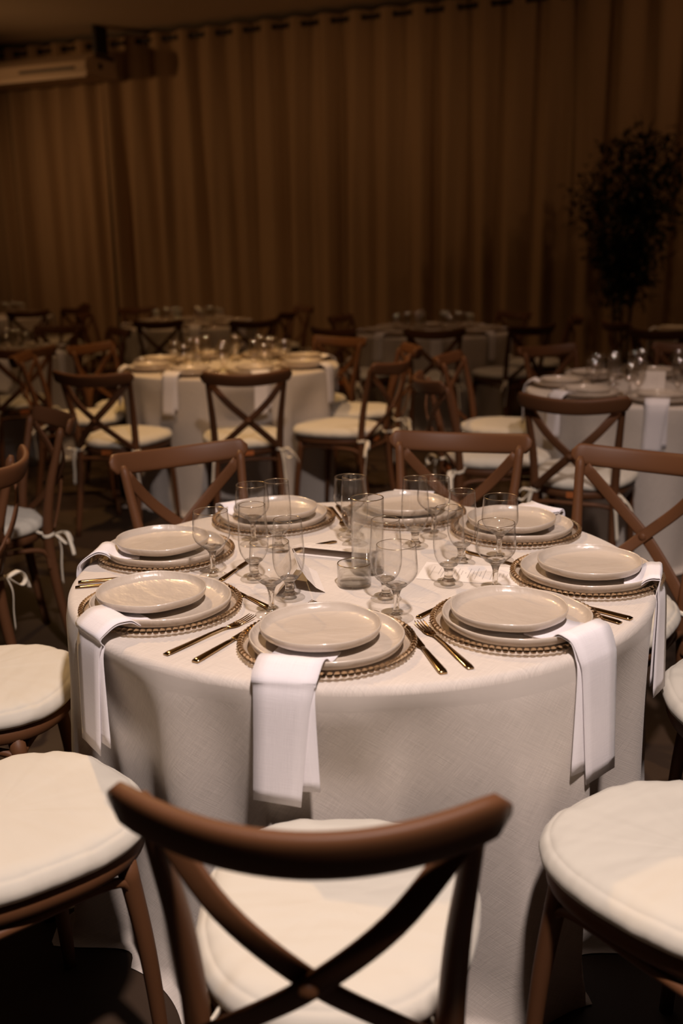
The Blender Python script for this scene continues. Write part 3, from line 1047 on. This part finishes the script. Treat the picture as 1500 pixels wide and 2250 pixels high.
def napkin(label, start, cross, drop, skew, centre, R, zt, group, sc, width=0.105, twist=0.0):
    layers = napkin_mesh(start, cross, drop, skew, centre, R, zt, Vector(sc), width=width, twist=twist)
    t = thing('napkin', label, 'napkin', (centre[0], centre[1], 0), 0, group)
    for i, (path, sec, hint, scl) in enumerate(layers):
        v, f = sweep(path, sec, hint, scl)
        m = len(sec)
        uv = []
        L = 0
        for k in range(len(path)):
            if k:
                L += (path[k] - path[k - 1]).length
            uv += [(a * scl[k][0], L) for a, b in sec]
        link('front_fold' if i == 0 else 'back_fold', mesh('napkin', v, f, M_NAPKIN, True, uv), t)
    return t


SET = {  # angle, radius of the setting, words that name the place
    'A': (-98.7, 0.467, 'front setting nearest the camera'),
    'B': (-149.0, 0.478, 'front left setting'),
    'C': (163.9, 0.481, 'left setting behind the front left one'),
    'D': (117.4, 0.480, 'back left setting'),
    'E': (74.0, 0.480, 'back setting behind the tall vase'),
    'F': (34.9, 0.487, 'back right setting'),
    'G': (-10.7, 0.500, 'right setting at the table edge'),
    'H': (-52.1, 0.472, 'front right setting'),
}
OFFS = {'A': (-0.012, 0.012), 'B': (-0.020, 0.010), 'C': (-0.008, 0.010), 'D': (0.004, 0.004), 'E': (0, 0), 'F': (-0.010, 0.002), 'G': (0.006, 0.004), 'H': (-0.014, 0.000)}
for i, (k, (ang, r, words)) in enumerate(SET.items()):
    x, y = MAIN.x + r * math.cos(R_(ang)), MAIN.y + r * math.sin(R_(ang))
    c = thing('charger_plate', 'round glass charger with a beaded rim at the ' + words, 'charger plate', (x, y, TOP + 0.0005), i * 0.37, 'beaded glass chargers')
    link('disc', ME_CHARGER, c)
    for b in range(NB_BEADS):
        a = 2 * PI * b / NB_BEADS
        link('bead', ME_BEAD, c, (BEAD_R * math.cos(a), BEAD_R * math.sin(a), 0.0128))
    o = link('dinner_plate', ME_DINNER[i % 3], None, (x, y, TOP + 0.0064), (0, 0, i * 1.3))
    tag(o, 'larger greige stoneware plate under the small one, ' + words, 'plate', 'dinner plates on the main table')
    dx, dy = OFFS[k]
    o = link('dessert_plate', ME_DESSERT[(i + 1) % 3], None, (x + dx, y + dy, TOP + 0.0228), (0, 0, i * 2.1))
    tag(o, 'smaller greige stoneware plate on top at the ' + words, 'plate', 'dessert plates on the main table')

NAPK = {  # start, crossing of the table edge, drop, skew
    'A': ((-0.060, 1.690), (-0.102, 1.566), 0.212, 0.030),
    'B': ((-0.395, 1.880), (-0.484, 1.806), 0.232, 0.050),
    'C': ((-0.480, 2.305), (-0.600, 2.280), 0.19, 0.02),
    'D': ((-0.240, 2.665), (-0.300, 2.750), 0.19, 0.02),
    'E': ((0.190, 2.720), (0.210, 2.820), 0.19, 0.02),
    'F': ((0.470, 2.560), (0.545, 2.600), 0.19, 0.02),
    'G': ((0.600, 2.060), (0.672, 2.040), 0.235, 0.02),
    'H': ((0.372, 1.785), (0.444, 1.706), 0.250, -0.045),
}
NLAB = {'A': 'folded white napkin hanging over the front edge, nearest the camera', 'B': 'folded white napkin hanging over the table edge at the front left',
        'C': 'white napkin barely showing at the left setting behind the front left one', 'D': 'white napkin tip under the plates of the back left setting',
        'E': 'white napkin under the plates of the back setting behind the vase', 'F': 'white napkin over the far edge at the back right setting',
        'G': 'folded white napkin hanging over the right edge of the table', 'H': 'folded white napkin hanging over the table edge at the front right'}
for k, (s, c, d, sk) in NAPK.items():
    napkin(NLAB[k], s, c, d, sk, (MAIN.x, MAIN.y), RM, TOP, 'napkins on the main table', width=0.085 if k == 'C' else 0.115, sc=
           (MAIN.x + SET[k][1] * math.cos(R_(SET[k][0])), MAIN.y + SET[k][1] * math.sin(R_(SET[k][0]))), twist=-0.35 if k == 'G' else 0.0)

GW = 'beside the '
GLASSES = [
    ('tall', -0.111, 2.006, 'tall goblet in front of the folded tent card, front left'),
    ('wide', -0.142, 1.907, 'wide goblet nearest the camera at the front left setting'),
    ('wide', -0.288, 2.159, 'wide goblet farthest left, standing by the left plates'),
    ('tall', -0.194, 2.134, 'tall goblet just right of the leftmost wide goblet'),
    ('wide', -0.218, 2.410, 'wide goblet at the back left, left of its pair'),
    ('tall', -0.154, 2.359, 'tall goblet at the back left, right of its pair'),
    ('wide', 0.022, 2.476, 'wide goblet behind the vase, left and rear of its pair'),
    ('tall', 0.032, 2.393, 'tall goblet behind the vase, in front of its pair'),
    ('tall', 0.089, 1.989, 'tall goblet right of the small tumbler'),
    ('wide', 0.104, 1.874, 'wide goblet front centre, behind the front plates'),
    ('tall', 0.177, 2.365, 'tall goblet right of the vase, before the back plate'),
    ('wide', 0.230, 2.450, 'wide goblet right of the vase, rear of its pair'),
    ('tall', 0.227, 2.073, 'tall goblet standing on the printed menu at right'),
    ('wide', 0.319, 2.020, 'wide goblet behind the front right plates'),
    ('tall', 0.273, 2.226, 'tall goblet behind the printed menu at right'),
    ('wide', 0.362, 2.242, 'wide goblet nearest the back right plates'),
]
for kd, x, y, lab in GLASSES:
    goblet(kd, lab, x, y, TOP + (0.0012 if 'standing on' in lab else 0), 'goblets on the main table')

# tall cylinder vase and low tumbler, both holding water
def cup(name, label, cat, x, y, R, H, wall, base, level):
    t = thing(name, label, cat, (x, y, TOP + 0.0004))
    v, f = lathe([(0, 0), (R - 0.003, 0), (R, 0.003), (R, H), (R - wall / 2, H + 0.001), (R - wall, H), (R - wall, base), (R - wall - 0.004, base - 0.001), (0, base - 0.001)], 48)
    link('wall', mesh(name + '_wall', v, f, M_GLASS), t)
    v, f = lathe([(0, 0.0004), (R - 0.005, 0.0004), (R - 0.0015, 0.0035), (R - 0.0015, base - 0.002), (0, base - 0.002)], 40)
    link('base', mesh(name + '_base', v, f, M_FOOT), t)
    rr = R - wall - 0.0003
    v, f = lathe([(0, base - 0.0005), (rr - 0.002, base - 0.0005), (rr, base + 0.002), (rr, level), (rr - 0.0008, level - 0.0006), (0, level - 0.0008)], 48)
    w = link('water', mesh(name + '_water', v, f, M_WATER), t)
    w['label'] = 'clear still water'
    vs, fs = [], []
    ring = [Vector(((R - wall / 2) * math.cos(2 * PI * j / 48), (R - wall / 2) * math.sin(2 * PI * j / 48), H)) for j in range(49)]
    sweep(ring, circle_sec(0.0011, 6), (0, 0, 1), None, vs, fs)
    link('rim', mesh(name + '_rim', vs, fs, M_RIM), t)
    return t


cup('cylinder_vase', 'tall clear glass cylinder vase nearly full of water, table centre', 'vase', 0.057, 2.175, 0.0365, 0.172, 0.0022, 0.010, 0.146)
cup('tumbler', 'low clear tumbler half full of water in front of the vase', 'tumbler', 0.025, 2.084, 0.0365, 0.050, 0.0020, 0.008, 0.031)

CUT = [  # kind, handle end, heading, label
    ('fork', -0.322, 1.707, 52.1, 'gold fork between the front left and front settings, upper of two'),
    ('knife', -0.264, 1.671, 60.2, 'gold knife left of the front plates, handle toward the camera'),
    ('fork', 0.218, 1.621, 108.2, 'gold fork with tines showing right of the front plates'),
    ('knife', 0.169, 1.602, 103.0, 'dark gold knife right of the front plates, tip under the charger'),
    ('knife', -0.582, 2.128, 12.5, 'bright gold knife at the left edge, farther of two'),
    ('fork', -0.581, 2.097, 10.5, 'bright gold fork at the left edge, nearer of two'),
    ('knife', 0.556, 1.843, 136.5, 'dark knife right of the front right plates, longer handle showing'),
    ('fork', 0.530, 1.824, 132.0, 'dark fork right of the front right plates, shorter handle showing'),
    ('fork', -0.032, 2.763, -78.4, 'fork right of the back left plates, left of two'),
    ('knife', -0.010, 2.775, -81.4, 'knife right of the back left plates, right of two'),
    ('dessert', -0.151, 1.944, 126.0, 'gold dessert knife beside the front left wide goblet foot'),
    ('dessert', -0.268, 2.125, 70.4, 'gold dessert knife right of the left plates'),
    ('dessertfork', 0.070, 1.905, 156.0, 'small fork behind the front plates, tines just showing'),
    ('dessert', 0.146, 1.871, 51.0, 'gold dessert knife left of the front right plates'),
    ('dessert', 0.290, 2.309, -46.7, 'gold dessert knife near the back right plates'),
    ('dessert', -0.015, 2.414, 211.0, 'gold dessert knife behind the open menu card'),
]
for kd, x, y, a, lab in CUT:
    me = ME_FORK if 'fork' in kd else ME_KNIFE
    o = link('fork' if 'fork' in kd else 'knife', me, None, (x, y, TOP + 0.0006), (0, 0, R_(a)))
    o.scale = (0.74, 0.75, 0.9) if kd.startswith('dessert') else ((1.14, 0.88, 1) if kd == 'fork' else (1.0, 0.9, 1))
    tag(o, lab, 'cutlery', 'gold cutlery on the main table')


# paper cards
def sheet(name, rows, mat, thick=0.0006):
    """rows: list of (left point, right point) along the sheet; UV 0..1"""
    vs, fs, uv = [], [], []
    n = len(rows)
    for side in (0, 1):
        for i, (a, b) in enumerate(rows):
            for k, p in enumerate((a, b)):
                vs.append(Vector(p) + Vector((0, 0, thick * side)))
                uv.append((k, i / (n - 1)))
    for i in range(n - 1):
        a = i * 2
        fs.append((a, a + 2, a + 3, a + 1))
        b = 2 * n + a
        fs.append((b, b + 1, b + 3, b + 2))
        fs.append((a, b, b + 2, a + 2))
        fs.append((a + 1, a + 3, b + 3, b + 1))
    e = 2 * (n - 1)
    fs.append((0, 1, 2 * n + 1, 2 * n))
    fs.append((e, 2 * n + e, 2 * n + e + 1, e + 1))
    return mesh(name, vs, fs, mat, False, uv)


Z0 = TOP + 0.0008
m2 = link('menu_card', sheet('menu', [((-0.112, -0.062, 0), (0.112, -0.062, 0)), ((-0.112, 0, 0), (0.112, 0, 0)), ((-0.112, 0.062, 0), (0.112, 0.062, 0))], M_CARD), None, (0.285, 2.148, Z0 - 0.0002), (0, 0, R_(-16)))
tag(m2, 'printed menu card lying flat under the goblets at right', 'card')
m1 = thing('menu_card', 'printed menu card with a lifted edge left of the vase', 'card', (-0.012, 2.330, Z0), R_(-22))
link('lower_sheet', sheet('menu_lower', [((-0.095, -0.050, 0), (0.095, -0.050, 0)), ((-0.095, 0.050, 0), (0.095, 0.050, 0))], M_PAPER), m1)
link('upper_sheet', sheet('menu_upper', [((-0.095, -0.050, 0.020), (0.095, -0.050, 0.020)), ((-0.095, 0.0, 0.012), (0.095, 0.0, 0.012)), ((-0.095, 0.050, 0.001), (0.095, 0.050, 0.001))], M_CARD), m1)


def tent(label, x, y, rz, z, w=0.145, hw=0.050, h=0.060):
    t = thing('tent_card', label, 'card', (x, y, z), rz)
    rowsL = [((-hw, 0, 0), (-hw, w, 0)), ((-hw * 0.5, 0, h * 0.47), (-hw * 0.5, w, h * 0.47)), ((-0.001, 0, h), (-0.001, w, h))]
    rowsR = [((0.001, 0, h), (0.001, w, h)), ((hw * 0.34, 0, h * 0.55), (hw * 0.34, w, h * 0.55)), ((hw * 0.72, 0, h * 0.19), (hw * 0.72, w, h * 0.19)), ((hw * 1.1, 0, 0), (hw * 1.1, w, 0))]
    link('left_panel', sheet('tent_left', rowsL, M_CARD), t)
    link('right_panel', sheet('tent_right', rowsR, M_CARD), t)
    return t


tent('folded white tent card standing among the front left goblets', -0.092, 2.030, R_(8), Z0)
tent('small white tent card standing on the table at the right edge', 1.60, 4.98, R_(70), 0.756, 0.16, 0.045, 0.085)

# ------------------------------------------------------------------ settings of the far tables
for ti, (tn, (tx, ty, tr, th, words)) in enumerate(TABLES.items()):
    back = math.atan2(-ty, -tx)
    nset = 8
    for s in range(nset):
        a = back + (s + (0.38 if tn == 'gold' else 0.05 * ti)) * 2 * PI / nset
        if tn in ('corner', 'tree', 'left') and math.cos(a - back) < -0.5:
            continue
        rel = math.degrees((a - back + PI) % (2 * PI) - PI)
        ow = ['front', 'front right', 'right', 'back right', 'back', 'back left', 'left', 'front left'][int(round(rel / 45.0)) % 8]
        px, py = tx + (tr - 0.178) * math.cos(a), ty + (tr - 0.178) * math.sin(a)
        tag(link('charger_plate', ME_CHARGER_FAR, None, (px, py, th + 0.0005), (0, 0, a)), 'glass charger at the ' + ow + ' of ' + words, 'charger plate', 'chargers on ' + words)
        tag(link('dinner_plate', ME_DINNER_FAR, None, (px, py, th + 0.0064), (0, 0, a)), 'larger plate at the ' + ow + ' of ' + words, 'plate', 'dinner plates on ' + words)
        tag(link('dessert_plate', ME_DESSERT_FAR, None, (px, py, th + 0.0228), (0, 0, a)), 'smaller top plate at the ' + ow + ' of ' + words, 'plate', 'dessert plates on ' + words)
        na = a - 0.04
        napkin('white napkin hanging at the ' + ow + ' of ' + words, (tx + (tr - 0.13) * math.cos(na), ty + (tr - 0.13) * math.sin(na)),
               (tx + tr * math.cos(na), ty + tr * math.sin(na)), 0.20, 0.01, (tx, ty), tr, th, 'napkins on ' + words, (px, py))
        ga = a + R_(20)
        for kd, gr, lab in (('wide', 0.33, 'wide goblet at the '), ('tall', 0.235, 'tall goblet at the ')):
            o = link('water_goblet' if kd == 'wide' else 'tall_goblet', GOB[kd][3], None,
                     (tx + gr * math.cos(ga), ty + gr * math.sin(ga), th + 0.0004))
            tag(o, lab + ow + ' of ' + words, 'glass', kd + ' goblets on ' + words)

# ------------------------------------------------------------------ dark potted tree by the curtain
rt_ = random.Random(12)
TREE = Vector((2.70, 9.72, 0))
tree = thing('potted_tree', 'dark leafy potted tree standing against the curtain at right', 'tree', TREE)
v, f = lathe([(0, 0.0), (0.17, 0.0), (0.20, 0.05), (0.22, 0.30), (0.21, 0.36), (0.185, 0.36), (0.18, 0.31), (0, 0.31)], 24)
link('pot', mesh('tree_pot', v, f, M_POT), tree)
vs, fs = [], []
tips = []
stems = [((0, 0, 0.30), (-0.04, 0, 0.9), (-0.06, 0.02, 1.5), (-0.02, 0, 2.1)), ((0.04, 0.02, 0.30), (0.07, 0.05, 0.9), (0.14, 0.03, 1.45), (0.30, 0, 2.0)),
         ((-0.04, 0.02, 0.30), (-0.12, 0.0, 0.9), (-0.20, 0, 1.4), (-0.30, 0.02, 1.85)), ((0.02, -0.03, 0.30), (0.05, -0.06, 1.0), (0.08, -0.12, 1.6), (0.06, -0.16, 2.3))]
for st in stems:
    p = spline(st, 6)
    tube(p, 0.016, 8, [1 - 0.7 * i / (len(p) - 1) for i in range(len(p))], (1, 0.1, 0), vs, fs)
    for i in range(6, len(p)):
        for _ in range(5):
            d = Vector((rt_.uniform(-1, 1), rt_.uniform(-1, 1), rt_.uniform(0.1, 1.0))).normalized()
            L = rt_.uniform(0.15, 0.42) * (0.5 + 0.7 * min(1, max(0, (p[i].z - 0.7) / 1.0)))
            q = [p[i], p[i] + d * L * 0.5 + Vector((0, 0, 0.03)), p[i] + d * L]
            tube(q, 0.004, 5, [1, 0.7, 0.3], (0.3, 1, 0.2), vs, fs)
            tips += [q[1], q[2], q[1].lerp(q[2], 0.5)]
link('stems', mesh('tree_stems', vs, fs, M_BARK), tree)
LV = [Vector(p) for p in ((0, 0, 0), (0.016, 0.022, 0.005), (0.018, 0.045, 0.004), (0, 0.085, -0.008), (-0.018, 0.045, 0.004), (-0.016, 0.022, 0.005), (0, 0.04, -0.002))]
LF = [(0, 1, 6), (1, 2, 6), (2, 3, 6), (3, 4, 6), (4, 5, 6), (5, 0, 6)]
ME_LEAF = mesh('leaf', LV, LF, M_LEAF)


def crown(p):
    """a loose crown, wide above and narrow below"""
    h = p.z
    if h < 1.2:
        w = 0.16 + 0.10 * (h - 0.4)
    elif h < 1.75:
        w = 0.24 + 0.62 * (h - 1.2)
    else:
        w = 0.58 * math.sqrt(max(0.02, 1 - ((h - 1.75) / 0.72) ** 2))
    return abs(p.x - 0.03 - 0.06 * (h > 1.4)) < w * 1.15 and abs(p.y) < w


pts = []
while len(pts) < 3000:
    b = rt_.choice(tips)
    p = b + Vector((rt_.gauss(0, 0.09), rt_.gauss(0, 0.09), rt_.gauss(0, 0.08)))
    if crown(p) and p.z > 0.5:
        pts.append(p)
mv, mf = [], []
outer = []
for p in pts:
    q = Vector((rt_.uniform(-1, 1), rt_.uniform(-1, 1), rt_.uniform(-0.9, 0.6))).to_track_quat('Y', 'Z')
    k = rt_.uniform(0.75, 1.25)
    b = len(mv)
    mv += [p + q @ (w * k) for w in LV]
    mf += [tuple(b + i for i in fc) for fc in LF]
fo = link('foliage', mesh('tree_foliage', mv, mf, M_LEAF, False), tree)
fo['kind'] = 'stuff'
for (dx, dz) in ((0.02, 2.50), (-0.02, 2.44), (0.06, 2.42), (-0.09, 2.36), (0.10, 2.38), (-0.16, 2.34), (-0.18, 2.30), (0.12, 2.33), (0.16, 2.26), (-0.25, 2.18), (0.36, 2.22), (0.40, 2.16),
                 (-0.44, 1.95), (-0.55, 1.62), (-0.48, 1.66), (-0.40, 1.55), (0.50, 1.95), (0.54, 1.80), (0.46, 1.60), (0.30, 1.50), (0.34, 1.54), (-0.30, 1.30), (-0.28, 1.22), (0.22, 1.20), (0.26, 1.12), (-0.26, 0.80)):
    link('leaf', ME_LEAF, tree, (dx, rt_.uniform(-0.1, 0.1), dz), (rt_.uniform(-0.6, 0.6), rt_.uniform(-0.6, 0.6), rt_.uniform(0, 6.28)))
